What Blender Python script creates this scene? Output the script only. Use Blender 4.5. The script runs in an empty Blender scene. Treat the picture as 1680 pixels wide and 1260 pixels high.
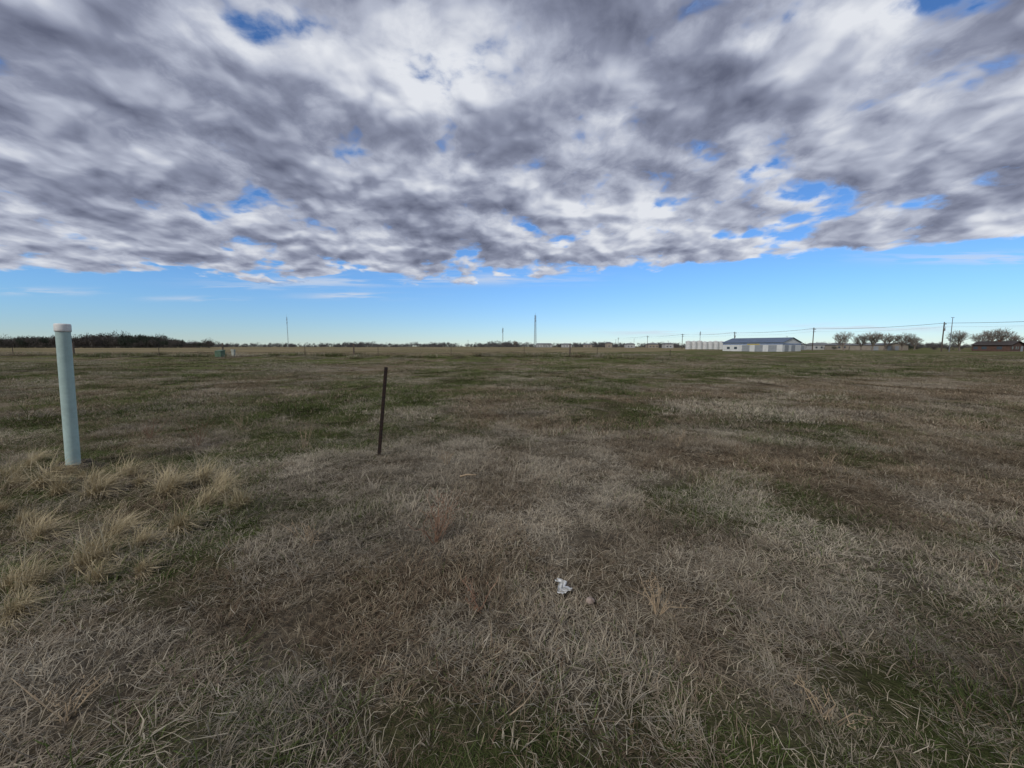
import bpy, math, random
import numpy as np
from mathutils import Vector, Matrix
rng=np.random.default_rng(7); random.seed(7)
scene=bpy.context.scene
EYE=1.6; PITCH=math.radians(5.6)
# ------------------------------------------------------------------ helpers
def link(o):
    scene.collection.objects.link(o); return o
def empty(name,loc=(0,0,0),rz=0):
    e=bpy.data.objects.new(name,None); e.location=loc; e.rotation_euler=(0,0,rz); e.empty_display_size=.3; return link(e)
def mesh_obj(name,verts,faces,mat=None,parent=None,smooth=False,loc=None):
    me=bpy.data.meshes.new(name); me.from_pydata([tuple(map(float,v)) for v in verts],[],[tuple(int(i) for i in f) for f in faces]); me.update()
    if mat: me.materials.append(mat)
    if smooth:
        me.polygons.foreach_set("use_smooth",[True]*len(me.polygons))
    o=bpy.data.objects.new(name,me); link(o)
    if parent: o.parent=parent
    if loc is not None: o.location=loc
    return o
class MB:
    def __init__(s): s.v=[];s.f=[]
    def box(s,x0,x1,y0,y1,z0,z1):
        n=len(s.v); s.v+=[(x0,y0,z0),(x1,y0,z0),(x1,y1,z0),(x0,y1,z0),(x0,y0,z1),(x1,y0,z1),(x1,y1,z1),(x0,y1,z1)]
        s.f+=[(n,n+3,n+2,n+1),(n+4,n+5,n+6,n+7),(n,n+1,n+5,n+4),(n+1,n+2,n+6,n+5),(n+2,n+3,n+7,n+6),(n+3,n,n+4,n+7)]
    def tube(s,a,b,r0,r1,n=8,cap=True):
        a=Vector(a);b=Vector(b);d=(b-a)
        if d.length<1e-6:return
        d.normalize(); u=d.orthogonal().normalized(); w=d.cross(u); k=len(s.v)
        for p,r in((a,r0),(b,r1)):
            for i in range(n):
                t=2*math.pi*i/n; s.v.append(tuple(p+u*math.cos(t)*r+w*math.sin(t)*r))
        for i in range(n):
            j=(i+1)%n; s.f.append((k+i,k+j,k+n+j,k+n+i))
        if cap: s.f.append(tuple(k+n+i for i in range(n))); s.f.append(tuple(k+n-1-i for i in range(n)))
    def obj(s,name,mat,parent=None,smooth=False,loc=None): return mesh_obj(name,s.v,s.f,mat,parent,smooth,loc)
def vnoise(x,y,seed=0):
    x=np.asarray(x,float);y=np.asarray(y,float)
    xi=np.floor(x).astype(np.int64);yi=np.floor(y).astype(np.int64);xf=x-xi;yf=y-yi
    xf=xf*xf*(3-2*xf);yf=yf*yf*(3-2*yf)
    def h(a,b):
        n=(a*374761393+b*668265263+seed*1442695041)&0x7fffffff
        n=((n^(n>>13))*1274126177)&0x7fffffff
        return ((n^(n>>16))&0xffff)/65535.
    return (h(xi,yi)*(1-xf)+h(xi+1,yi)*xf)*(1-yf)+(h(xi,yi+1)*(1-xf)+h(xi+1,yi+1)*xf)*yf
def fbm(x,y,s,oct=4,seed=0,rough=.55):
    a=1.;t=0;n=0
    for k in range(oct): n=n+a*vnoise(x*s*2**k+17*k,y*s*2**k-9*k,seed+k); t+=a; a*=rough
    return n/t
def sst(a,b,x):
    t=np.clip((x-a)/(b-a),0,1); return t*t*(3-2*t)
def terrain(x,y):
    x=np.asarray(x,float);y=np.asarray(y,float)
    r=np.hypot(x,y)
    z=.10*(vnoise(x/1.1,y/1.1,1)-.5)+.05*(vnoise(x/.35,y/.35,2)-.5)*(1-sst(6,14,r))
    z+=.35*(vnoise(x/14,y/14,3)-.5)*sst(6,25,r)*(1-sst(300,600,r))
    left=1-sst(.1,.55,x/np.maximum(y,1.))
    z+=.5*sst(37,46,y)*left
    z-=.4*sst(60,140,y)*(1-left)
    return z
def gfields(x,y):
    """vegetation cover: share of green blades, pale thatch, far straw"""
    x=np.asarray(x,float);y=np.asarray(y,float)
    big=fbm(x,y,.22,4,50); med=fbm(x,y,.8,5,60,.7); sm=fbm(x,y,3.2,3,70)
    def bl(cx,cy,rx,ry): return np.exp(-((x-cx)/rx)**2-((y-cy)/ry)**2)
    g=.27+1.2*(big-.5)+1.8*(med-.5)
    g+=.28*sst(12,24,y+24*(big-.5))
    for cx,cy,rx,ry,w_ in [(-9,13,7,4,.36),(-2.2,6.8,2.2,1.3,.34),(0,1.1,5,.6,.2),(3.0,1.3,1.6,1.1,.3),(-2.6,3.2,1.2,.6,.2),(1.6,5.4,2.5,1.4,-.22),(13,16,9,5,-.18),(2.2,8.,3,1.2,.25),(2.3,3.9,.8,.4,.32),(-3.6,9.5,3,1.2,.25),(8,24,14,3,.28),(5,5,1.5,.8,.25),(-12,22,10,5,-.12),(7,7.4,2.5,1,.22)]:
        g+=w_*bl(cx,cy,rx,ry)
    g=np.clip(g,.02,.72)
    p=sst(.45,.62,.5*fbm(x,y,.9,4,90,.6)+.5*sm)*.85
    for cx,cy,rx,ry,w_ in [(.65,3.3,.7,.4,.9),(2.1,2.5,.8,.45,.8),(-3.6,4.7,.8,.5,.6),(-1.7,1.7,.6,.35,.6),(1.4,4.3,.8,.4,.6),(3.0,3.1,.8,.4,.6),(.2,5.6,1.5,.7,.5),(3.4,6.6,2,.7,.4),(7,9,3,.8,.5),(0,4.4,.5,.8,.4)]:
        p+=w_*bl(cx,cy,rx,ry)*(.4+1.2*sm)
    p=np.clip(p,0,1)
    g=g*(1-.55*p)
    t=sst(46,52,y-1.6*np.maximum(x,0))
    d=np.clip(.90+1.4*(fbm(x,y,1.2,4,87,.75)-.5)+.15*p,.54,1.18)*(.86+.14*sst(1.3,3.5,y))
    return g,p,t,d
# ------------------------------------------------------------------ node DSL
class G:
    def __init__(s,nt): s.nt=nt; nt.nodes.clear()
    def n(s,t,**k):
        nd=s.nt.nodes.new(t)
        for a,b in k.items(): setattr(nd,a,b)
        return nd
    def put(s,sock,v):
        if isinstance(v,bpy.types.NodeSocket): s.nt.links.new(v,sock)
        else:
            if hasattr(sock.default_value,'__len__'):
                L=len(sock.default_value); v=tuple(v) if hasattr(v,'__len__') else (v,)*L
                if len(v)<L: v=v+(1,)
                sock.default_value=v
            else: sock.default_value=v
    def m(s,op,a,b=None,c=None,clamp=False):
        nd=s.n('ShaderNodeMath',operation=op,use_clamp=clamp); s.put(nd.inputs[0],a)
        if b is not None: s.put(nd.inputs[1],b)
        if c is not None: s.put(nd.inputs[2],c)
        return nd.outputs[0]
    def v(s,op,a,b=None,c=None,scale=None):
        nd=s.n('ShaderNodeVectorMath',operation=op); s.put(nd.inputs[0],a)
        if b is not None: s.put(nd.inputs[1],b)
        if c is not None: s.put(nd.inputs[2],c)
        if scale is not None: s.put(nd.inputs['Scale'],scale)
        return nd.outputs['Value'] if op in('DOT_PRODUCT','LENGTH') else nd.outputs['Vector']
    def noise(s,vec,scale,detail=4,rough=.5,dist=0,out='Fac',dim='2D'):
        nd=s.n('ShaderNodeTexNoise',noise_dimensions=dim); s.put(nd.inputs['Vector'],vec)
        nd.inputs['Scale'].default_value=scale;nd.inputs['Detail'].default_value=detail;nd.inputs['Roughness'].default_value=rough;nd.inputs['Distortion'].default_value=dist
        return nd.outputs[out]
    def sep(s,vec):
        nd=s.n('ShaderNodeSeparateXYZ'); s.put(nd.inputs[0],vec); return nd.outputs[0],nd.outputs[1],nd.outputs[2]
    def comb(s,x,y,z):
        nd=s.n('ShaderNodeCombineXYZ')
        for i,a in enumerate((x,y,z)): s.put(nd.inputs[i],a)
        return nd.outputs[0]
    def ss(s,x,a,b,ta=0.,tb=1.,it='SMOOTHSTEP'):
        nd=s.n('ShaderNodeMapRange',interpolation_type=it); s.put(nd.inputs[0],x)
        s.put(nd.inputs[1],a);s.put(nd.inputs[2],b);s.put(nd.inputs[3],ta);s.put(nd.inputs[4],tb); return nd.outputs[0]
    def lin(s,x,a,b,ta=0.,tb=1.): return s.ss(x,a,b,ta,tb,'LINEAR')
    def mix(s,f,a,b,blend='MIX'):
        nd=s.n('ShaderNodeMix',data_type='RGBA',blend_type=blend); s.put(nd.inputs[0],f); s.put(nd.inputs[6],a); s.put(nd.inputs[7],b); return nd.outputs[2]
def simple_mat(name,col,rough=.8,var=.25,scale=4,metal=0,spec=.3,col2=None):
    m=bpy.data.materials.new(name); m.use_nodes=True; g=G(m.node_tree)
    pos=g.n('ShaderNodeTexCoord').outputs['Object']
    n=g.noise(pos,scale,5,.6,dim='3D'); n2=g.noise(pos,scale*9,2,.6,dim='3D')
    f=g.m('ADD',g.m('MULTIPLY',n,.7),g.m('MULTIPLY',n2,.3)); f=g.ss(f,.35,.65)
    c2=col2 if col2 else tuple(c*(1-var) for c in col)
    c=g.mix(f,tuple(min(1,c*(1+var*.4)) for c in col),c2)
    b=g.n('ShaderNodeBsdfPrincipled'); g.put(b.inputs['Base Color'],c); b.inputs['Roughness'].default_value=rough; b.inputs['Metallic'].default_value=metal
    b.inputs['Specular IOR Level'].default_value=spec
    o=g.n('ShaderNodeOutputMaterial'); g.nt.links.new(b.outputs[0],o.inputs[0]); return m
# ------------------------------------------------------------------ world
SUN_EL=math.radians(38); SUN_AZ=math.radians(215)
w=bpy.data.worlds.new("World"); scene.world=w; w.use_nodes=True
try: w.cycles.sampling_method='NONE'
except Exception: pass
g=G(w.node_tree)
sky=g.n('ShaderNodeTexSky',sky_type='NISHITA'); sky.sun_disc=False; sky.sun_elevation=SUN_EL; sky.sun_rotation=SUN_AZ; sky.air_density=1.0; sky.dust_density=.0; sky.ozone_density=3.
D=g.n('ShaderNodeTexCoord').outputs['Generated']
dx,dy,dz=g.sep(D)
up=g.m('MAXIMUM',dz,0.)
den=g.m('ADD',up,.22)
deck=g.comb(g.m('DIVIDE',dx,den),g.m('DIVIDE',dy,den),0.)
fy=g.m('MAXIMUM',dy,.05)
tx=g.m('DIVIDE',dx,fy); tz=g.m('DIVIDE',dz,fy)
wn=g.noise(deck,3.5,3,.5,out='Color')
warp=g.v('SUBTRACT',wn,(.5,.5,.5))
T=g.comb(tx,tz,0.)
Tw=g.v('MULTIPLY_ADD',warp,(.24,.18,0.),T)
def tan(px,py):
    xc=(px-840)/631; yc=(630-py)/631
    y=math.cos(PITCH)+yc*math.sin(PITCH); z=-math.sin(PITCH)+yc*math.cos(PITCH)
    return xc/y, z/y
def blob(acc,vec,px,py,rx,ry,wt):
    a,b=tan(px,py); sx=1/(rx/631); sy=1/(ry/631)
    d=g.v('MULTIPLY_ADD',vec,(sx,sy,0.),(-a*sx,-b*sy,0.))
    q=g.v('DOT_PRODUCT',d,d)
    e=g.m('POWER',.37,q)
    return g.m('MULTIPLY_ADD',e,wt,acc)
cov=0.
for b in [(460,55,125,50,-.20),(1285,312,75,38,-.23),(1225,268,60,16,-.14),(1215,385,70,14,-.14),(1240,70,60,24,-.13),(1400,25,80,24,-.12),(1575,15,90,20,-.10),
          (600,265,60,12,-.08),(795,292,60,11,-.08),(940,375,80,12,-.14),(110,405,150,12,-.12),(260,435,190,10,-.13),(560,440,130,9,-.11),(720,428,80,9,-.1),
          (620,235,130,70,.07),(980,180,170,80,.06),(850,330,220,50,.04)]:
    cov=blob(cov,Tw,*b)
brt=0.
for b in [(720,60,90,75,.30),(500,125,110,45,.22),(340,75,70,35,.2),(330,190,70,50,.12),(100,60,150,70,-.18),(560,180,90,35,-.22),(830,215,220,60,-.16),(1050,60,120,60,-.22),
          (250,290,250,40,-.10),(650,392,120,22,-.16),(1650,300,90,35,-.28),(1300,190,160,50,.06),(1500,240,140,25,.16),(1000,355,110,22,.18),(1200,385,330,25,.22),(760,305,100,20,.16),(1500,60,200,40,.0)]:
    brt=blob(brt,Tw,*b)
edge=g.m('MULTIPLY_ADD',g.m('MAXIMUM',g.m('ADD',tx,.1),0.),.074,.138)
edge=g.m('MULTIPLY_ADD',g.m('MAXIMUM',g.m('MULTIPLY_ADD',tx,-1.,-.5),0.),.03,edge)
n1=g.noise(g.v('ADD',deck,(3.7,1.3,0)),1.3,2,.5)
en=g.m('MULTIPLY',g.m('SUBTRACT',n1,.5),.07)
E=g.m('SUBTRACT',g.m('SUBTRACT',tz,edge),en)
cov=g.m('ADD',cov,g.ss(E,-.035,.07,-.60,0.))
P0=g.v('ADD',deck,(7.3,2.9,0))
P0=g.v('MULTIPLY_ADD',warp,(.10,.10,0.),P0)
n2=g.noise(P0,3.7,9,.55)
s1=g.noise(P0,3.7,3,.48)
s2=g.noise(g.v('ADD',P0,(.025,-.055,0)),3.7,3,.48)
soft=g.noise(g.v('ADD',deck,(1.1,6.2,0)),2.0,2,.5)
bn=g.noise(g.v('ADD',P0,(4.4,8.8,0)),6.,3,.45)
bil=g.m('MINIMUM',g.m('MULTIPLY',g.m('ABSOLUTE',g.m('SUBTRACT',bn,.5)),4.5),1.)
bil=g.m('SUBTRACT',bil,.36)
rel=g.m('SUBTRACT',s1,s2)
base=g.m('ADD',g.m('MULTIPLY_ADD',g.m('SUBTRACT',n1,.5),.42,.558),cov)
dens=g.m('MULTIPLY_ADD',g.m('SUBTRACT',n2,.5),.85,base)
dens=g.m('MULTIPLY_ADD',bil,.05,dens)
alpha=g.ss(dens,.335,.47)
thin=g.ss(dens,.36,.60,.26,0.)
lum=g.m('ADD',g.m('MULTIPLY_ADD',g.m('SUBTRACT',soft,.5),-.95,.46),thin)
lum=g.m('MULTIPLY_ADD',rel,1.9,lum)
lum=g.m('MULTIPLY_ADD',bil,.20,lum)
lum=g.m('MULTIPLY_ADD',g.m('SUBTRACT',n2,s1),-.75,lum)
lum=g.m('ADD',brt,lum)
ramp=g.n('ShaderNodeValToRGB'); g.put(ramp.inputs[0],lum)
cr=ramp.color_ramp; cr.elements[0].position=0.; cr.elements[0].color=(.12,.135,.20,1); cr.elements[1].position=1.; cr.elements[1].color=(.76,.785,.84,1)
e=cr.elements.new(.35); e.color=(.245,.27,.365,1)
e=cr.elements.new(.65); e.color=(.45,.485,.59,1)
e=cr.elements.new(.85); e.color=(.64,.67,.745,1)
wis=0.
for b in [(580,485,70,5,1.1),(320,490,60,4,.8),(520,462,140,8,.9),(1620,423,170,9,.8),(1090,545,110,4,.8),(1450,538,190,6,.8),(800,458,140,8,.8),(60,478,80,5,.8),(400,472,60,3,.6)]:
    wis=blob(wis,g.v('MULTIPLY_ADD',warp,(.1,.012,0.),T),*b)
wno=g.noise(g.v('MULTIPLY',T,(3.,38.,1.)),1.6,3,.6)
wa=g.m('MULTIPLY',wis,g.ss(wno,.38,.60),clamp=True)
wa=g.m('MULTIPLY',wa,.75)
ccol=g.mix(g.ss(alpha,.0,.5),(.62,.68,.78),ramp.outputs[0])
atot=g.m('MAXIMUM',alpha,wa)
tint=g.mix(g.ss(tz,0.,.20),(.66,.83,1.10),(.66,.98,1.36))
sk=g.mix(1.,sky.outputs[0],tint,'MULTIPLY')
bg1=g.n('ShaderNodeBackground'); g.put(bg1.inputs[0],sk); bg1.inputs[1].default_value=.10
bg2=g.n('ShaderNodeBackground'); g.put(bg2.inputs[0],ccol); bg2.inputs[1].default_value=1.0
ms=g.n('ShaderNodeMixShader'); g.put(ms.inputs[0],atot); g.nt.links.new(bg1.outputs[0],ms.inputs[1]); g.nt.links.new(bg2.outputs[0],ms.inputs[2])
wo=g.n('ShaderNodeOutputWorld'); g.nt.links.new(ms.outputs[0],wo.inputs[0])
# sun
sl=bpy.data.lights.new("sun","SUN"); sl.energy=2.0; sl.angle=math.radians(10); sl.color=(1,.95,.87)
so=link(bpy.data.objects.new("sun",sl))
sd=Vector((math.sin(SUN_AZ)*math.cos(SUN_EL),math.cos(SUN_AZ)*math.cos(SUN_EL),math.sin(SUN_EL)))
so.rotation_euler=sd.to_track_quat('Z','Y').to_euler(); so.location=(0,0,60)
# camera
cam=bpy.data.cameras.new("camera"); cam.sensor_width=36; cam.lens=36*631/1680; cam.clip_start=.05; cam.clip_end=9000
co=link(bpy.data.objects.new("camera",cam)); co.location=(0,0,EYE); co.rotation_euler=(math.pi/2-PITCH,0,0); scene.camera=co
scene.view_settings.view_transform='Standard'; scene.view_settings.look='None'; scene.view_settings.exposure=0
# ------------------------------------------------------------------ vegetation materials
def blade_mat(name,straw=False):
    m=bpy.data.materials.new(name); m.use_nodes=True; g=G(m.node_tree)
    at=g.n('ShaderNodeAttribute',attribute_name='Col'); r,gg,b=g.sep(at.outputs['Vector'])
    rp=g.n('ShaderNodeValToRGB'); g.put(rp.inputs[0],r); cr=rp.color_ramp
    if straw: cols=[(0,(.38,.31,.19)),(.4,(.56,.47,.30)),(.7,(.42,.35,.21)),(1,(.68,.59,.42))]
    else: cols=[(0,(.10,.073,.048)),(.25,(.22,.17,.118)),(.45,(.34,.275,.18)),(.58,(.21,.13,.09)),(.7,(.40,.33,.22)),(.9,(.51,.435,.31)),(1,(.68,.60,.46))]
    cr.elements[0].position=0;cr.elements[0].color=cols[0][1]+(1,);cr.elements[1].position=1;cr.elements[1].color=cols[-1][1]+(1,)
    for p,c in cols[1:-1]:
        e=cr.elements.new(p); e.color=c+(1,)
    col=rp.outputs[0]
    if not straw:
        ia=g.n('ShaderNodeAttribute',attribute_name='veg',attribute_type='INSTANCER'); green,pale,tf=g.sep(ia.outputs['Vector'])
        ib=g.n('ShaderNodeAttribute',attribute_name='dk',attribute_type='INSTANCER').outputs['Fac']
        dry=g.mix(g.m('MULTIPLY',pale,.7),col,(.50,.455,.36))
        dry=g.mix(g.m('MULTIPLY',tf,.6),dry,(.36,.30,.19))
        gm=g.m('LESS_THAN',b,green)
        gc=g.mix(r,(.052,.076,.024),(.165,.205,.072))
        col=g.mix(gm,dry,gc)
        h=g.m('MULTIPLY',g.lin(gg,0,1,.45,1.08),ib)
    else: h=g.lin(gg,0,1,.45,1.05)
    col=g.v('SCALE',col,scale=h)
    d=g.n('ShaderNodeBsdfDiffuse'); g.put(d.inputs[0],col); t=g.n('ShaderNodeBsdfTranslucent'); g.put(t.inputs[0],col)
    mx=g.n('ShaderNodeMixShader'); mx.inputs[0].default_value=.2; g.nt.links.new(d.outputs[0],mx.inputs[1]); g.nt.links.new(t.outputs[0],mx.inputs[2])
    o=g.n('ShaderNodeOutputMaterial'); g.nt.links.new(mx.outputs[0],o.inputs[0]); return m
MG=blade_mat("dry_grass_blades"); MS=blade_mat("straw_blades",True)
mg=bpy.data.materials.new("prairie_ground"); mg.use_nodes=True; g=G(mg.node_tree)
P=g.v('MULTIPLY',g.n('ShaderNodeNewGeometry').outputs['Position'],(1,1,0))
ga=g.n('ShaderNodeAttribute',attribute_name='veg'); green,pale,tf=g.sep(ga.outputs['Vector'])
f1=g.noise(P,14,4,.7); f2=g.noise(P,1.3,5,.7)
fib=g.noise(g.v('MULTIPLY',P,(1.,.35,1.)),5,5,.75)
dry=g.mix(g.ss(f1,.35,.7),(.10,.076,.05),(.27,.215,.145))
dry=g.mix(g.m('MULTIPLY',pale,.35),dry,(.34,.30,.24))
gc=g.mix(f2,(.05,.064,.022),(.14,.15,.06))
gr=g.m('ADD',g.ss(g.m('MULTIPLY',green,1.4),.05,.85,0,.95),g.m('MULTIPLY',g.m('SUBTRACT',fib,.5),.8),clamp=True)
col=g.mix(gr,dry,gc)
tcol=g.mix(g.ss(g.noise(g.v('MULTIPLY',P,(.02,.12,1)),1,5,.65),.35,.65),(.26,.21,.13),(.15,.135,.075))
col=g.mix(tf,col,tcol)
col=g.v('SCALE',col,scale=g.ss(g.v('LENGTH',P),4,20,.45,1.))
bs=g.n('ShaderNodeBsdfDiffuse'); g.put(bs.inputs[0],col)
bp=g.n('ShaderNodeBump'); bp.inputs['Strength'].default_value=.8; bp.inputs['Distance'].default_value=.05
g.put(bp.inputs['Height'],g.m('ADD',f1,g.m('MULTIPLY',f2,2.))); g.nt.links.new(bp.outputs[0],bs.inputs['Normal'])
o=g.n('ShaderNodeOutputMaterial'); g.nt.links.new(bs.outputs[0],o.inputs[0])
N=421; t=np.linspace(-1,1,N); ax=6000/math.sinh(8.6)*np.sinh(8.6*t)
X,Y=np.meshgrid(ax,ax+3.); Z=terrain(X,Y)
V=np.stack([X.ravel(),Y.ravel(),Z.ravel()],1)
i=np.arange(N*N).reshape(N,N); F=np.stack([i[:-1,:-1].ravel(),i[:-1,1:].ravel(),i[1:,1:].ravel(),i[1:,:-1].ravel()],1)
me=bpy.data.meshes.new("ground"); me.vertices.add(len(V)); me.vertices.foreach_set("co",V.ravel()); me.loops.add(F.size); me.loops.foreach_set("vertex_index",F.ravel())
me.polygons.add(len(F)); me.polygons.foreach_set("loop_start",np.arange(0,F.size,4)); me.polygons.foreach_set("loop_total",np.full(len(F),4)); me.polygons.foreach_set("use_smooth",np.ones(len(F),bool)); me.update(); me.validate()
a_=me.attributes.new('veg','FLOAT_VECTOR','POINT'); gg_,pp_,tt_,dd_=gfields(V[:,0],V[:,1]); a_.data.foreach_set("vector",np.stack([gg_,pp_,tt_],1).ravel())
me.materials.append(mg); link(bpy.data.objects.new("ground",me))
# ------------------------------------------------------------------ grass patches
def blades(name,n,rad,lmin,lmax,w,lean0,lean1,mat,curl=.6,center=0.,bias=None):
    bx=rng.normal(0,.5,n)*rad; by=rng.normal(0,.5,n)*rad
    nt=max(3,n//26); tx_=rng.normal(0,.5,nt)*rad; ty_=rng.normal(0,.5,nt)*rad
    az=rng.uniform(0,2*np.pi,n); tl=np.ones(n)
    if center==0.:
        sel=rng.uniform(0,1,n)<.7; ti=rng.integers(0,nt,n); sp=.024*max(1,rad/.35)
        ox=rng.normal(0,sp,n);oy=rng.normal(0,sp,n)
        bx=np.where(sel,tx_[ti]+ox,bx); by=np.where(sel,ty_[ti]+oy,by)
        az=np.where(sel,np.arctan2(oy,ox)+rng.normal(0,.6,n),az)
        tl=np.where(sel,rng.uniform(.5,1.5,nt)[ti],.8)
    if bias is not None: az=np.where(rng.uniform(0,1,n)<.75,bias+rng.normal(0,.7,n),az)
    Ln=rng.uniform(lmin,lmax,n)*rng.uniform(.6,1.2,n)*tl; le=np.radians(rng.uniform(lean0,lean1,n)); le2=np.minimum(le+rng.uniform(0,curl,n),2.0)
    W=w*rng.uniform(.5,1.35,n)
    dxy=np.stack([np.cos(az),np.sin(az)],1); px_=np.stack([-np.sin(az),np.cos(az)],1)
    b0=np.stack([bx,by,np.full(n,-.01 if lean0<75 else .03)],1)
    def stp(p,l,th): return p+np.concatenate([dxy*(np.sin(th)*l)[:,None],(np.cos(th)*l)[:,None]],1)
    mid=stp(b0,Ln*.5,le); tip=stp(mid,Ln*.5,le2); mid[:,2]=np.maximum(mid[:,2],.004); tip[:,2]=np.maximum(tip[:,2],.003)
    tip[:,:2]+=rng.normal(0,.16,(n,2))*Ln[:,None]
    s=np.concatenate([px_*W[:,None]*.5,np.zeros((n,1))],1)
    V=np.stack([b0-s,b0+s,mid+s*.8,mid-s*.8,tip],1).reshape(-1,3)
    k=np.arange(n)*5
    me=bpy.data.meshes.new(name); me.vertices.add(len(V)); me.vertices.foreach_set("co",V.ravel())
    q=np.stack([k,k+1,k+2,k+3],1); tr=np.stack([k+3,k+2,k+4],1)
    li=np.concatenate([q.ravel(),tr.ravel()]); me.loops.add(len(li)); me.loops.foreach_set("vertex_index",li); me.polygons.add(2*n)
    me.polygons.foreach_set("loop_start",np.concatenate([np.arange(n)*4,4*n+np.arange(n)*3])); me.polygons.foreach_set("loop_total",np.concatenate([np.full(n,4),np.full(n,3)])); me.update(); me.validate()
    c=me.attributes.new('Col','FLOAT_COLOR','POINT')
    rv=rng.uniform(0,1,n); bv=rng.uniform(0,1,n)
    if center==0.:
        tv=rng.uniform(0,1,nt)[ti]; tb=rng.uniform(0,1,nt)[ti]
        rv=np.where(sel,.5*rv+.5*tv,rv); bv=np.where(sel,.45*bv+.55*tb,bv)
    if center==2.: rv=.65+.35*rv; bv=bv*0+1.
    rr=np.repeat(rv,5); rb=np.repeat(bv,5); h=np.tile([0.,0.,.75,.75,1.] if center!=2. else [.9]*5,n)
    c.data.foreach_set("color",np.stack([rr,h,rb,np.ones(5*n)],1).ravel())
    me.materials.append(mat); return bpy.data.objects.new(name,me)
def scatter(name,objs,pts,scl,rotz,idx,tilt=.06):
    col=bpy.data.collections.new(name+"_parts")
    for o_ in objs: col.objects.link(o_)
    pts=np.asarray(pts,float)
    n=len(pts); me=bpy.data.meshes.new(name); me.vertices.add(n); me.vertices.foreach_set("co",pts.ravel())
    r=me.attributes.new('rot','FLOAT_VECTOR','POINT'); r.data.foreach_set("vector",np.stack([rng.normal(0,tilt,n),rng.normal(0,tilt,n),rotz],1).ravel())
    s=me.attributes.new('scl','FLOAT','POINT'); s.data.foreach_set("value",np.asarray(scl,float))
    ii=me.attributes.new('idx','INT','POINT'); ii.data.foreach_set("value",np.asarray(idx,np.int32))
    gg,pp,tt,dd=gfields(pts[:,0],pts[:,1])
    r=me.attributes.new('veg','FLOAT_VECTOR','POINT'); r.data.foreach_set("vector",np.stack([gg*(1-.8*tt),pp,tt],1).ravel())
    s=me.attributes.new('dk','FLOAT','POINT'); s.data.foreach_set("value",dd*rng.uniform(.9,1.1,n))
    o_=bpy.data.objects.new(name,me); link(o_)
    nt=bpy.data.node_groups.new(name+"_gn",'GeometryNodeTree'); nt.interface.new_socket("Geometry",in_out='INPUT',socket_type='NodeSocketGeometry'); nt.interface.new_socket("Geometry",in_out='OUTPUT',socket_type='NodeSocketGeometry')
    gi=nt.nodes.new('NodeGroupInput'); go=nt.nodes.new('NodeGroupOutput'); ip=nt.nodes.new('GeometryNodeInstanceOnPoints'); ci=nt.nodes.new('GeometryNodeCollectionInfo')
    ci.inputs[0].default_value=col; ci.inputs[1].default_value=True; ci.inputs[2].default_value=True
    def att(nm,ty):
        a=nt.nodes.new('GeometryNodeInputNamedAttribute'); a.data_type=ty; a.inputs[0].default_value=nm
        return [q for q in a.outputs if q.enabled and q.name=='Attribute'][0]
    ip.inputs['Pick Instance'].default_value=True
    nt.links.new(gi.outputs[0],ip.inputs['Points']); nt.links.new(ci.outputs[0],ip.inputs['Instance'])
    nt.links.new(att('idx','INT'),ip.inputs['Instance Index']); nt.links.new(att('rot','FLOAT_VECTOR'),ip.inputs['Rotation']); nt.links.new(att('scl','FLOAT'),ip.inputs['Scale'])
    nt.links.new(ip.outputs[0],go.inputs[0])
    md=o_.modifiers.new("scatter",'NODES'); md.node_group=nt
    return o_
def region(y0,y1,sp,slope=1.42,marg=2.5):
    ys=np.arange(y0,y1,sp); P=[]
    for yv in ys:
        hw=max(yv,0)*slope+marg; xs=np.arange(-hw,hw,sp); P.append(np.stack([xs,np.full(len(xs),yv)],1))
    P=np.concatenate(P); P+=rng.uniform(-.5,.5,P.shape)*sp; return P
def lay(name,objs,P,smin,smax,nsc=1.5):
    n=len(P); z=terrain(P[:,0],P[:,1]); hv=fbm(P[:,0],P[:,1],1/nsc,3,9,.8)*.75+.25*rng.uniform(0,1,n)
    hv=np.clip((hv-.2)/.6,0,1)
    return scatter(name,objs,np.stack([P[:,0],P[:,1],z],1),smin+(smax-smin)*hv,rng.uniform(0,6.28,n),rng.integers(0,len(objs),n))
nearp=[blades("grass_patch_near_%d"%k,900,.34,.045,.135,.0034,[35,45,20,50,60,30][k%6],89,MG,.8) for k in range(6)]
midp=[blades("grass_patch_mid_%d"%k,2200,.9,.05,.15,.0075,30,85,MG,.6) for k in range(4)]
farp=[blades("grass_patch_far_%d"%k,2000,2.8,.06,.16,.022,20,80,MG,.5) for k in range(3)]
lay("dry_grass",nearp,region(.2,8.5,.30,1.42,1.8),.5,1.5,.7)
lay("meadow_grass",midp,region(7.8,26,.9,1.42,2),.5,1.4,2.5)
lay("pasture_grass",farp,region(25,62,2.8,1.42,4),.5,1.2,8.)
stemp=[blades("stem_patch_%d"%k,22,.5,.14,.30,.0024,2,55,MG,.9,center=1.) for k in range(4)]
Ps=region(1.2,12,.8); Ps=Ps[vnoise(Ps[:,0]/1.7,Ps[:,1]/1.7,21)>.45]
lay("dead_grass_stems",stemp,Ps,.5,1.,2.)
fall=[blades("fallen_stalk_patch_%d"%k,30,.45,.10,.26,.0038,76,90,MG,.25,center=2.) for k in range(4)]
lay("fallen_grass_stalks",fall,region(.9,6.5,.6),.6,1.1,1.)
straw=[blades("straw_tuft_%d"%k,260,.085,.20,.48,.0066,4,70,MS,1.1,center=1.,bias=.3) for k in range(4)]
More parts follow.
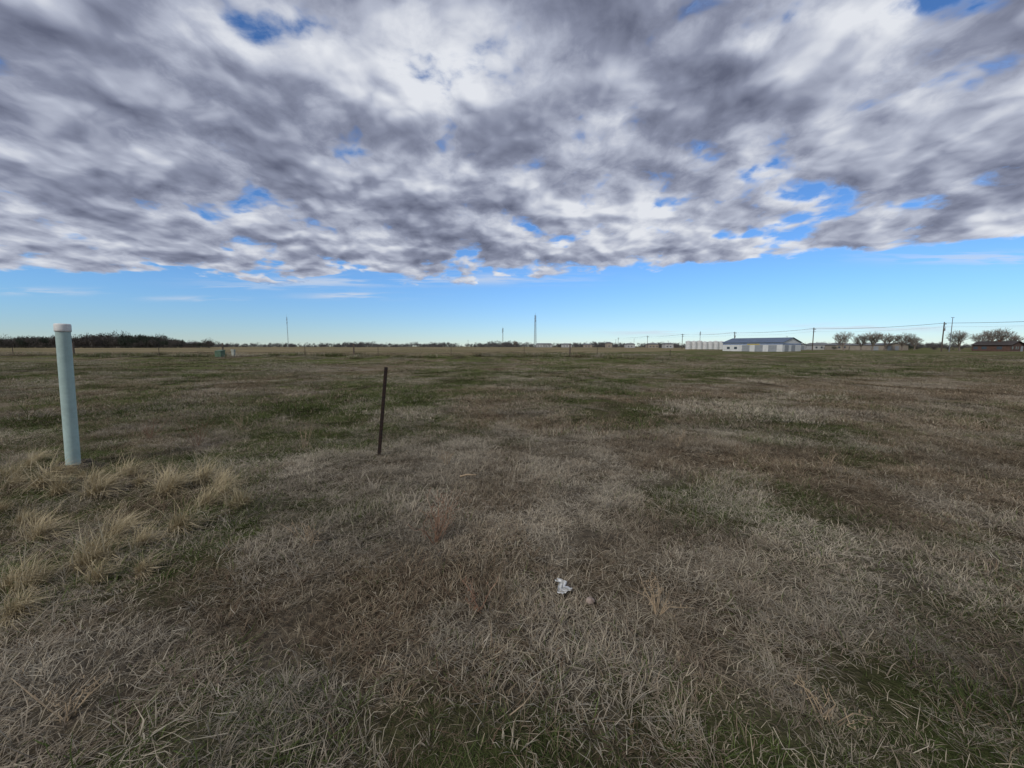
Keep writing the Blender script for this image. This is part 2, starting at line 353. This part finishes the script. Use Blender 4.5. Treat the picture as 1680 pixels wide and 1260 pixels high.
C=[(-4.78,4.24),(-4.6,4.45),(-3.73,4.05),(-3.54,4.24),(-2.76,3.73),(-4.02,3.11),(-3.4,3.11),(-3.06,2.66),(-2.97,2.93),(-3.0,2.2),(-5.95,4.45),(-5.45,4.65),(-4.2,4.2),(-3.1,3.95),(-5.0,3.6),(-6.6,5.2),(-6.0,3.7),(-5.65,4.62),(-3.3,2.4),(-5.2,4.2),(-3.2,2.85),(-2.8,2.45),(-4.4,3.4),(-6.3,4.6)]
C+= [(c[0]+random.uniform(-.35,.35),c[1]+random.uniform(-.3,.3)) for c in C]
C=np.array(C)
scatter("straw_grass_tufts",straw,np.stack([C[:,0],C[:,1],terrain(C[:,0],C[:,1])],1),rng.uniform(.42,1.0,len(C)),rng.uniform(-.9,.9,len(C)),rng.integers(0,4,len(C)),.2)
fw=[blades("fence_weed_%d"%k,400,1.2,.25,.75,.03,2,40,MG,.5,center=1.) for k in range(3)]
n=150; fx=rng.uniform(-75,24,n); fyv=45.6+rng.normal(0,1.,n)
scatter("fence_line_weeds",fw,np.stack([fx,fyv,terrain(fx,fyv)],1),rng.uniform(.3,.9,n),rng.uniform(0,6.28,n),rng.integers(0,3,n))
# ------------------------------------------------------------------ near objects
def tz_(x,y): return float(terrain(np.array([x]),np.array([y]))[0])
M_pipe=simple_mat("pale_green_pvc",(.38,.49,.455),.55,.12,3,spec=.35,col2=(.32,.42,.39))
M_cap=simple_mat("white_pvc_cap",(.70,.69,.66),.5,.2,6)
M_post=simple_mat("dark_steel",(.022,.02,.02),.6,.3,20,.3,col2=(.055,.03,.02))
M_soil=simple_mat("bare_soil",(.05,.038,.028),.95,.4,12)
pipe=empty("pvc_vent_pipe",(-5.78,4.94,tz_(-5.78,4.94))); pipe.rotation_euler=(math.radians(-.3),math.radians(1.6),0)
mb=MB(); n=40; prof=[(-.15,.069),(.0,.069),(.6,.0685),(1.2,.068),(1.79,.068)]
for z,r in prof:
    for i_ in range(n): a=2*math.pi*i_/n; mb.v.append((math.cos(a)*r,math.sin(a)*r,z))
for j in range(len(prof)-1):
    for i_ in range(n): q=(i_+1)%n; mb.f.append((j*n+i_,j*n+q,(j+1)*n+q,(j+1)*n+i_))
mb.obj("pipe_shaft",M_pipe,pipe,True)
mb=MB(); prof=[(1.78,.0685),(1.782,.0755),(1.80,.0765),(1.868,.0765),(1.878,.074),(1.884,.06),(1.886,.0)]
for z,r in prof:
    for i_ in range(n): a=2*math.pi*i_/n; mb.v.append((math.cos(a)*r,math.sin(a)*r,z))
for j in range(len(prof)-1):
    for i_ in range(n): q=(i_+1)%n; mb.f.append((j*n+i_,j*n+q,(j+1)*n+q,(j+1)*n+i_))
mb.obj("pipe_cap",M_cap,pipe,True)
mb=MB()
for j,(r,z) in enumerate([(.34,-.02),(.25,.04),(.15,.06),(.06,.05)]):
    for i_ in range(24): a=2*math.pi*i_/24; rr=r*(1+.2*math.sin(3*a+1)+.1*random.random()); mb.v.append((math.cos(a)*rr,math.sin(a)*rr,z+random.uniform(-.012,.012)))
for j in range(3):
    for i_ in range(24): q=(i_+1)%24; mb.f.append((j*24+i_,j*24+q,(j+1)*24+q,(j+1)*24+i_))
mb.obj("soil_ring",M_soil,pipe,True)
tp=empty("steel_t_post",(-1.95,5.51,tz_(-1.95,5.51))); tp.rotation_euler=(0,math.radians(6.1),math.radians(25))
mb=MB(); mb.box(-.024,.024,-.004,.004,-.2,1.31); mb.box(-.004,.004,.0045,.034,-.2,1.305)
for k in range(22): z=.12+k*.054; mb.box(-.009,.009,-.0125,-.0045,z,z+.018)
mb.obj("post_section",M_post,tp)
mb=MB(); mb.box(-.05,.05,.036,.042,-.2,.02); mb.obj("anchor_plate",M_post,tp)
def crumple(name,loc,r,mat,seed,flat=.6,det=3,amp=.45):
    import bmesh
    bm=bmesh.new(); bmesh.ops.create_icosphere(bm,subdivisions=det,radius=r)
    rs=np.random.default_rng(seed); ph=rs.uniform(0,6,(6,3)); fr=rs.uniform(1.5,5,(6,3))
    for v in bm.verts:
        d=v.co.normalized(); s=sum(math.sin(fr[k][0]*d.x*2+ph[k][0])*math.sin(fr[k][1]*d.y*2+ph[k][1])*math.cos(fr[k][2]*d.z*2+ph[k][2]) for k in range(6))/2.5
        v.co=v.co*(1+amp*s)+Vector(rs.normal(0,.06*r,3)); v.co.z*=flat
    me=bpy.data.meshes.new(name); bm.to_mesh(me); bm.free(); me.materials.append(mat); o_=bpy.data.objects.new(name,me); link(o_); o_.location=loc; return o_
M_pl=simple_mat("white_plastic_film",(.70,.71,.71),.4,.2,40)
M_rk=simple_mat("pinkish_stone",(.32,.25,.21),.9,.3,30)
mb=MB(); K=15
for a in range(K):
    for b in range(K):
        u=(a/(K-1)-.5); v_=(b/(K-1)-.5)
        wd=.075*(.75-.7*v_)*(1+.15*math.sin(v_*19))
        mb.v.append((u*wd+.012*math.sin(v_*9),.016*math.sin(u*15+v_*4)+.010*math.sin(v_*15+u*3)+.03*v_*v_,v_*.095*(1+.12*math.sin(u*11))+.006*math.sin(u*12)))
for a in range(K-1):
    for b in range(K-1): mb.f.append((a*K+b,(a+1)*K+b,(a+1)*K+b+1,a*K+b+1))
s=mb.obj("plastic_bag_scrap",M_pl,None,False,(.33,2.39,tz_(.33,2.39)+.075)); s.rotation_euler=(math.radians(-48),math.radians(-28),math.radians(10))
crumple("stone",(.49,2.28,tz_(.49,2.28)+.04),.027,M_rk,5,.7,2,.3)
M_weed=simple_mat("dead_weed_stems",(.34,.26,.17),.9,.35,20); M_weedr=simple_mat("red_brown_weed_stems",(.24,.145,.095),.9,.35,20)
def weed(x,y,h,n,spread,mat,br=3):
    mb=MB()
    for k in range(n):
        a=random.uniform(0,6.28); l=random.uniform(.05,spread); p=Vector((random.uniform(-.03,.03),random.uniform(-.03,.03),-.02)); top=Vector((math.cos(a)*l,math.sin(a)*l,h*random.uniform(.5,1)))
        m1=p.lerp(top,.5)+Vector((random.uniform(-.03,.03),random.uniform(-.03,.03),.03)); mb.tube(p,m1,.0032,.0026,4,False); mb.tube(m1,top,.0026,.0012,4,False)
        for j in range(br):
            t_=random.uniform(.35,.95); q=p.lerp(top,t_); a2=random.uniform(0,6.28); e_=q+Vector((math.cos(a2)*h*.16,math.sin(a2)*h*.16,h*random.uniform(.02,.2))); mb.tube(q,e_,.0018,.001,3,False)
            mb.tube(e_,e_+Vector((0,0,.012)),.003,.003,4)
    mb.obj("dead_weed",mat,None,False,(x,y,tz_(x,y)))
for a in [(-5.0,6.0,.6,10,.28,M_weedr),(-3.3,6.0,.6,7,.16,M_weed),(-.62,3.0,.42,16,.3,M_weedr,4),(-1.6,2.9,.24,9,.25,M_weed),(-1.9,1.5,.18,8,.25,M_weed),(.9,2.2,.2,10,.2,M_weed),(2.6,5.9,.35,7,.25,M_weed),(-.2,2.2,.2,8,.2,M_weedr),(-5.3,7.4,.4,7,.2,M_weed),(1.4,1.55,.16,7,.16,M_weed),(-6.3,6.6,.4,8,.25,M_weedr),(4.2,5.,.25,8,.2,M_weed),(-.9,5.2,.25,8,.2,M_weed)]: weed(*a)
def twig(x,y,pts,mat=M_weed,r=.004):
    mb=MB(); P=[Vector(p) for p in pts]
    for k in range(len(P)-1): mb.tube(P[k],P[k+1],r*(1-.5*k/len(P)),r*(1-.5*(k+1)/len(P)),5,False)
    mb.obj("fallen_twig",mat,None,True,(x,y,tz_(x,y)+.07))
twig(.05,1.55,[(-.06,-.1,0),(.0,-.06,.01),(.05,0,.02),(.08,.06,.02),(.09,.14,.0)],M_weed,.0028)
twig(-.55,4.6,[(-.09,0,-.01),(0,.01,.01),(.11,.0,.01)],M_weed,.013)
# ------------------------------------------------------------------ fence
M_wood=simple_mat("weathered_wood",(.13,.10,.08),.9,.4,5); M_wire=simple_mat("galvanised_wire",(.16,.15,.14),.5,.2,5,.6)
FY=46.; fence=empty("wire_fence",(0,FY,0))
xs=[(px-840)/634*FY for px in range(-100,1120,120)]
strong=[(px-840)/634*FY for px in (120,365,580,935)]
mb=MB(); mw=MB()
for x_ in strong:
    z=tz_(x_,FY); mb.tube((x_,0,z-.3),(x_+.02,0,z+1.5),.09,.08,8)
for x_ in xs:
    if min(abs(x_-q) for q in strong)<1.8: continue
    z=tz_(x_,FY); mw.box(x_-.02,x_+.02,-.02,.02,z-.2,z+1.15)
mb.obj("wood_posts",M_wood,fence); mw.obj("steel_posts",M_post,fence)
mb=MB(); allx=sorted(strong+[q for q in xs if min(abs(q-s_) for s_ in strong)>=1.8])
for a,b in zip(allx[:-1],allx[1:]):
    for hgt in (.4,.75,1.1): mb.tube((a,-.12,tz_(a,FY)+hgt),(b,-.12,tz_(b,FY)+hgt),.007,.007,4,False)
mb.obj("wires",M_wire,fence)
M_gbox=simple_mat("green_painted_steel",(.09,.15,.10),.6,.2,3); M_bbox=simple_mat("beige_pedestal",(.36,.38,.33),.6,.2,3); M_conc=simple_mat("concrete",(.34,.33,.31),.9,.25,3)
X0=(360-840)/634*44.; ub=empty("transformer_box",(X0,44,tz_(X0,44)-.15))
mb=MB(); mb.box(-.55,.55,-.5,.5,-.3,.1); mb.obj("pad",M_conc,ub)
mb=MB(); mb.box(-.33,.33,-.35,.35,.102,.85); k=8; mb.v+=[(-.36,-.39,.852),(.36,-.39,.852),(.36,.38,.98),(-.36,.38,.98),(-.36,.38,.852),(.36,.38,.852)]; mb.f+=[(k,k+1,k+2,k+3),(k+3,k+2,k+5,k+4),(k,k+3,k+4),(k+1,k+5,k+2)]; mb.box(-.01,.01,-.365,-.352,.15,.8); mb.box(.08,.12,-.38,-.352,.5,.6); mb.obj("cabinet",M_gbox,ub)
X0=(382-840)/634*44.; ub=empty("cable_pedestal",(X0,44,tz_(X0,44)-.1)); mb=MB(); mb.box(-.14,.14,-.12,.12,-.2,.75); mb.box(-.17,.17,-.15,.15,.752,.93); mb.obj("housing",M_bbox,ub)
# ------------------------------------------------------------------ power line
M_pole=simple_mat("creosote_pole",(.10,.075,.06),.9,.3,2); M_ins=simple_mat("insulator",(.25,.25,.26),.3,.1,2)
poles=[(176,98,11),(155.7,140,10.6),(132.2,170,10.),(120.6,210,9.9),(114.4,260,10.3),(115.5,330,10.6),(118,430,11)]
att=[]
for x_,y_,h_ in poles:
    z=tz_(x_,y_); e_=empty("utility_pole",(x_,y_,z)); e_.rotation_euler=(0,0,math.radians(28))
    mb=MB(); mb.tube((0,0,-.5),(0,0,h_),.21,.15,10); mb.obj("shaft",M_pole,e_)
    mb=MB(); mb.box(-1.4,1.4,-.26,-.16,h_-.8,h_-.62); mb.box(-1.1,1.1,-.26,-.16,h_-1.9,h_-1.75); mb.tube((-.6,-.17,h_-.8),(0,-.17,h_-1.4),.03,.03,4); mb.tube((.6,-.17,h_-.8),(0,-.17,h_-1.4),.03,.03,4); mb.obj("crossarms",M_pole,e_)
    mb=MB()
    for q in(-1.2,-.4,.4,1.2): mb.tube((q,-.2,h_-.618),(q,-.2,h_-.38),.07,.045,6)
    mb.obj("insulators",M_ins,e_)
    if (y_ in(140,210)):
        mb=MB(); mb.tube((.42,-.1,h_-3.2),(.42,-.1,h_-2.2),.25,.25,10); mb.obj("pole_transformer",M_ins,e_)
    R=Matrix.Rotation(math.radians(28),3,'Z'); att.append([Vector((x_,y_,z))+R@Vector((q,-.2,h_-.38)) for q in(-1.2,-.4,.4,1.2)]+[Vector((x_,y_,z+h_-1.7))])
mb=MB()
for A,B in zip(att[:-1],att[1:]):
    for a,b in zip(A,B):
        pr=a
        for k in range(1,13):
            t_=k/12; p=a.lerp(b,t_); p.z-=4*t_*(1-t_)*.7; mb.tube(pr,p,.018,.018,3,False); pr=p
mb.obj("power_lines",simple_mat("cable",(.06,.06,.065),.6,.1),None)
M_galv=simple_mat("galvanised_steel",(.22,.23,.25),.5,.2,1,.4)
X0=(1558-840)/634*150; e_=empty("steel_light_mast",(X0,150,tz_(X0,150))); mb=MB(); mb.tube((0,0,-.3),(0,0,13.),.16,.09,8); mb.box(-.6,.6,-.1,.1,13.001,13.15); mb.obj("shaft",M_galv,e_)
def lattice(name,px,Yd,h,wb,wt,mat,sec=14,r=.09):
    x_=(px-840)/634*Yd; e_=empty(name,(x_,Yd,tz_(x_,Yd)-.2)); mb=MB()
    def c(i,z): ww=(wb+(wt-wb)*z/h)/2; a=2*math.pi*i/3+.4; return (math.cos(a)*ww,math.sin(a)*ww,z)
    for k in range(sec):
        z0=h*k/sec;z1=h*(k+1)/sec
        for i_ in range(3):
            mb.tube(c(i_,z0),c(i_,z1),r,r,4,False); mb.tube(c(i_,z0),c((i_+1)%3,z1),r*.6,r*.6,4,False); mb.tube(c(i_,z1),c((i_+1)%3,z1),r*.6,r*.6,4,False)
    mb.obj("lattice_mast",mat,e_)
    mb=MB(); mb.tube((0,0,h),(0,0,h*1.08),r,.03,5)
    for zz in(.8,.9): mb.tube((.4,0,h*zz),(.4,0,h*zz+1.6),.16,.16,6); mb.tube((-.5,.2,h*zz-.8),(-.5,.2,h*zz+.8),.13,.13,6)
    mb.obj("antennas",mat,e_)
lattice("radio_tower",878,300,25,2.2,1.1,M_galv,16,.12)
lattice("guyed_mast",473,420,33,.9,.7,M_galv,24,.06)
lattice("guyed_mast",825,380,19,.8,.6,M_pole,12,.08)
lattice("guyed_mast",1148,420,18,.6,.5,M_galv,12,.06)
for px,Yd,h in[(1096,360,7),(1010,420,9),(768,420,8),(1040,420,10),(1290,300,10),(1650,190,9)]:
    x_=(px-840)/634*Yd; e_=empty("light_pole",(x_,Yd,tz_(x_,Yd)-.2)); mb=MB(); mb.tube((0,0,0),(0,0,h),.14,.1,6); mb.box(-.9,.9,-.08,.08,h-.2,h-.08); mb.obj("shaft",M_pole,e_)
# ------------------------------------------------------------------ buildings
M_white=simple_mat("white_metal_siding",(.60,.61,.60),.5,.12,.8); M_roof=simple_mat("slate_blue_roof",(.09,.125,.19),.5,.2,.5); M_blue=simple_mat("blue_trim",(.05,.14,.36),.5,.1)
M_tan=simple_mat("tan_siding",(.30,.26,.21),.8,.15,.7); M_brick=simple_mat("brown_brick",(.11,.065,.05),.9,.3,2); M_rbrown=simple_mat("brown_shingles",(.06,.05,.045),.9,.3,1.5); M_grey=simple_mat("grey_roof",(.17,.175,.18),.8,.2,1); M_yel=simple_mat("yellow_paint",(.55,.40,.05),.6,.1); M_glass=simple_mat("window_glass",(.06,.08,.10),.15,.2); M_door=simple_mat("grey_roller_door",(.28,.30,.32),.6,.15,1)
M_offw=simple_mat("weathered_white_siding",(.44,.44,.43),.7,.2,.8)
def gable(name,x,y,rz,L,W,He,Hr,mw,mr,mt=None,over=.35,doors=(),gdoors=(),win=()):
    e_=empty(name,(x,y,tz_(x,y)-.15),rz); h=W/2
    mesh_obj("walls",[(0,0,0),(W,0,0),(W,L,0),(0,L,0),(0,0,He),(W,0,He),(W,L,He),(0,L,He),(h,0,Hr),(h,L,Hr)],[(0,1,5,8,4),(1,2,6,5),(2,3,7,9,6),(3,0,4,7)],mw,e_)
    sl=(Hr-He)/h; o_=over; t_=.14; zL=He-sl*o_
    v=[]
    for yy in(-o_,L+o_): v+=[(-o_,yy,zL+.02),(h,yy,Hr+.02),(W+o_,yy,zL+.02),(-o_,yy,zL+t_+.02),(h,yy,Hr+t_+.02),(W+o_,yy,zL+t_+.02)]
    mesh_obj("roof",v,[(3,4,10,9),(4,5,11,10),(0,6,7,1),(1,7,8,2),(0,3,9,6),(2,8,11,5),(0,1,4,3),(1,2,5,4),(6,9,10,7),(7,10,11,8)],mr,e_)
    if mt:
        mb=MB(); mb.box(-.05,-.003,0,L,He-.75,He-.45); mb.box(0,W,-.05,-.003,He-.75,He-.45); mb.obj("trim_band",mt,e_)
    mb=MB()
    for a,b,hh in doors: mb.box(-.03,-.002,a,b,0,hh)
    for a,b,hh in gdoors: mb.box(a,b,-.03,-.002,0,hh)
    if mb.v: mb.obj("doors",M_door,e_)
    if win:
        mb=MB()
        for a,b,z0,z1 in win:
            mb.box(-.025,-.002,a,b,z0,z1)
            if b<W-1: mb.box(a,b,-.025,-.002,z0,z1)
        mb.obj("windows",M_glass,e_)
    return e_
e_=gable("metal_building",105,150,math.radians(33.5),23,17,3.7,5.6,M_white,M_roof,M_blue,.4,[(2,5,2.7),(7,10,2.7),(12,15,2.7)],[(2,5.5,2.7),(8,11.5,2.7)],[(17,18.2,1,2),(20,21.2,1,2)])
mb=MB(); mb.box(-.09,-.052,8.2,13,2.86,3.15); mb.obj("yellow_sign_band",M_yel,e_)
gable("low_warehouse",178,185,math.radians(20),14,20,2.7,3.6,M_tan,M_grey,None,.3,[(2,5,2.2)],[(3,6,2.3),(9,12,2.3)])
gable("low_warehouse",152,205,math.radians(30),16,9,2.6,3.6,M_offw,M_grey,None,.3,[(2,5,2.2)],[(3,6,2.3)])
e_=gable("brick_house",196,152,math.radians(25),10,16,2.6,4.1,M_brick,M_rbrown,None,.5,[],[(12,14.6,2.1)],[(2,3.4,.9,2.),(6,7.4,.9,2.),(8.4,9.6,.9,2.)])
mb=MB(); mb.box(6,6.8,4,4.8,3.4,4.9); mb.obj("chimney",M_brick,e_)
st=empty("storage_tank_row",(0,250,0)); mb=MB()
for k in range(7):
    x_=(1129+k*9-840)/634*250; z=tz_(x_,250); r=1.65; hh=4.6+1.1*random.random()
    mb.tube((x_,0,z-.3),(x_,0,z+hh),r,r,18); mb.tube((x_,0,z+hh+.002),(x_,0,z+hh+.5),r,.25,18)
    for q in(1.6,3.2): mb.tube((x_,0,z+q),(x_,0,z+q+.08),r+.05,r+.05,18)
    mb.box(x_+1.1,x_+1.2,-1.9,-1.6,z,z+hh)
mb.obj("tanks",M_white,st)
town=empty("distant_buildings",(0,0,0)); parts={0:MB(),1:MB(),2:MB()}; roofs=MB(); wins=MB()
spec=[(893,440,18,3.6,0),(930,410,10,3.2,0),(965,430,9,3.2,1),(1000,380,5,4.6,1),(1035,410,9,3.8,0),(1072,380,10,3.8,1),(1098,370,8,4.,0),(190,320,10,3.2,1),(232,330,10,3.4,2),(305,310,10,3.2,2),(1385,230,10,3,1),(1350,240,12,3.2,0)]
for px,Yd,wd,hh,c in spec:
    x_=(px-840)/634*Yd; z=tz_(x_,Yd)-.2; parts[c].box(x_-wd/2,x_+wd/2,Yd,Yd+8,z,z+hh)
    k=len(roofs.v); a,b=x_-wd/2-.4,x_+wd/2+.4; roofs.v+=[(a,Yd-.4,z+hh+.01),(b,Yd-.4,z+hh+.01),(b,Yd+8.4,z+hh+.01),(a,Yd+8.4,z+hh+.01),(a+1.5,Yd+4,z+hh+1.3),(b-1.5,Yd+4,z+hh+1.3)]; roofs.f+=[(k,k+1,k+5,k+4),(k+2,k+3,k+4,k+5),(k,k+4,k+3),(k+1,k+2,k+5),(k,k+3,k+2,k+1)]
    for q in np.arange(x_-wd/2+1.5,x_+wd/2-2,3.2): wins.box(q,q+1.2,Yd-.03,Yd-.003,z+1.1,z+2.2)
parts[0].obj("white_walls",M_offw,town); parts[1].obj("tan_walls",M_tan,town); parts[2].obj("brick_walls",M_brick,town); roofs.obj("roofs",M_grey,town); wins.obj("windows",M_glass,town)
# ------------------------------------------------------------------ trees
M_bark=simple_mat("grey_bark",(.21,.175,.145),.95,.3,2)
def tree_mesh(name,h,seed,spread=.5):
    R=random.Random(seed); mb=MB()
    def grow(p,d,l,r,lev):
        q=p
        for k in range(2):
            d=(d+Vector((R.uniform(-.16,.16),R.uniform(-.16,.16),R.uniform(-.03,.08)))).normalized(); q2=q+d*l/2; mb.tube(q,q2,r*(1-.3*k/2),r*(1-.3*(k+1)/2),6 if lev<2 else 3,False); q=q2
            if 1<=lev<5 and k==0:
                a=R.uniform(0,6.28); s=Vector((math.cos(a),math.sin(a),R.uniform(-.2,.5))).normalized(); grow(q,(d*.45+s*.8).normalized(),l*.62,max(r*.45,.02),lev+1)
        if lev>=5: return
        m=4 if lev==0 else 3; a0=R.uniform(0,6.28)
        for k in range(m):
            a=a0+6.28*k/m+R.uniform(-.4,.4); s=Vector((math.cos(a),math.sin(a),0)); dd=(d*(1-spread*.5)+s*spread*R.uniform(.35,1.3)+Vector((0,0,.14))).normalized()
            grow(q,dd,l*R.uniform(.68,.9),max(r*.6,.02),lev+1)
    grow(Vector((0,0,-.3)),Vector((0,0,1)),h*.15,h*.024,0)
    zs=max(v[2] for v in mb.v); s=h/zs; me=bpy.data.meshes.new(name); me.from_pydata([(v[0]*s,v[1]*s,v[2]*s) for v in mb.v],[],mb.f); me.materials.append(M_bark); me.update(); return me
TM=[tree_mesh("bare_tree_mesh_%d"%k,10,40+k,[.55,.68,.6][k]) for k in range(3)]
for k,(px,Yd,hh) in enumerate([(1385,175,9.2),(1412,182,8.4),(1432,178,9.2),(1450,185,8.6),(1480,180,8.8),(1500,190,7),(1575,165,9.2),(1612,172,8.6),(1634,160,10.),(1300,260,7),(1660,170,8),(1720,160,8),(845,380,7.),(240,280,10)]):
    x_=(px-840)/634*Yd; o_=bpy.data.objects.new("bare_tree",TM[k%3]); link(o_); o_.location=(x_,Yd,tz_(x_,Yd)-.1); s=hh/10; o_.scale=(s,s,s); o_.rotation_euler=(0,0,k*1.3)
def crown(name,n,rx,rz,mat,seed):
    r=np.random.default_rng(seed); L=6; c=np.stack([r.normal(0,.45,L)*rx,r.normal(0,.4,L)*rx,r.uniform(.3,.8,L)*rz],1); cr_=r.uniform(.25,.5,L)*rz
    k=r.integers(0,L,n); d=r.normal(0,1,(n,3)); d/=np.linalg.norm(d,axis=1)[:,None]; p=c[k]+d*(cr_[k]*r.uniform(.2,1.1,n)**.6)[:,None]; p[:,2]=np.maximum(p[:,2],.1)
    a=r.normal(0,.14,(n,3));b=r.normal(0,.14,(n,3)); a[:,2]*=2; V=np.stack([p-a,p+a,p+b],1).reshape(-1,3)
    mb=MB(); mb.v=[tuple(v) for v in V]; mb.f=[(3*i_,3*i_+1,3*i_+2) for i_ in range(n)]; mb.tube((0,0,-.2),(0,0,rz*.5),.16,.1,5,False)
    me=bpy.data.meshes.new(name); me.from_pydata(mb.v,[],mb.f); me.materials.append(mat); me.update(); return bpy.data.objects.new(name,me)
M_far1=simple_mat("distant_brush",(.085,.075,.065),.95,.4,.3); M_far2=simple_mat("distant_cedar",(.035,.045,.03),.95,.3,.3); M_far3=simple_mat("hazy_brush",(.10,.095,.095),.95,.3,.3)
cr1=[crown("brush_crown_%d"%k,800,3.,5,[M_far1,M_far1,M_far2,M_far1][k],k+3) for k in range(4)]
cr2=[crown("haze_crown_%d"%k,600,4.5+k*2,4.5,M_far3,k+30) for k in range(4)]
P=[];S=[]
for k in range(520):
    px=random.uniform(-260,345); Yd=random.uniform(240,300); den_=vnoise(np.array([px/45.]),np.array([.5]),5)[0]
    if random.random()>den_*1.4+.25: continue
    P.append(((px-840)/634*Yd,Yd)); S.append(random.uniform(.7,1.7)*(.65+.65*den_)*(1 if px<260 else .75))
for k in range(60):
    px=random.uniform(1360,1900); Yd=random.uniform(205,235); P.append(((px-840)/634*Yd,Yd)); S.append(random.uniform(.3,.6))
P=np.array(P); scatter("distant_tree_line",cr1,np.stack([P[:,0],P[:,1],terrain(P[:,0],P[:,1])-.2],1),S,rng.uniform(0,6.28,len(P)),rng.integers(0,4,len(P)),0)
P=[];S=[]
for k in range(1500):
    px=random.uniform(-200,1900); Yd=random.uniform(440,600)
    den_=fbm(np.array([px/90.]),np.array([2.5]),1,3,6,.7)[0]
    if random.random()>den_*1.6: continue
    P.append(((px-840)/634*Yd,Yd)); S.append(random.uniform(.45,1.4)*(.6+1.*den_))
P=np.array(P); scatter("hazy_tree_line",cr2,np.stack([P[:,0],P[:,1],terrain(P[:,0],P[:,1])-.3],1),S,rng.uniform(0,6.28,len(P)),rng.integers(0,4,len(P)),0)
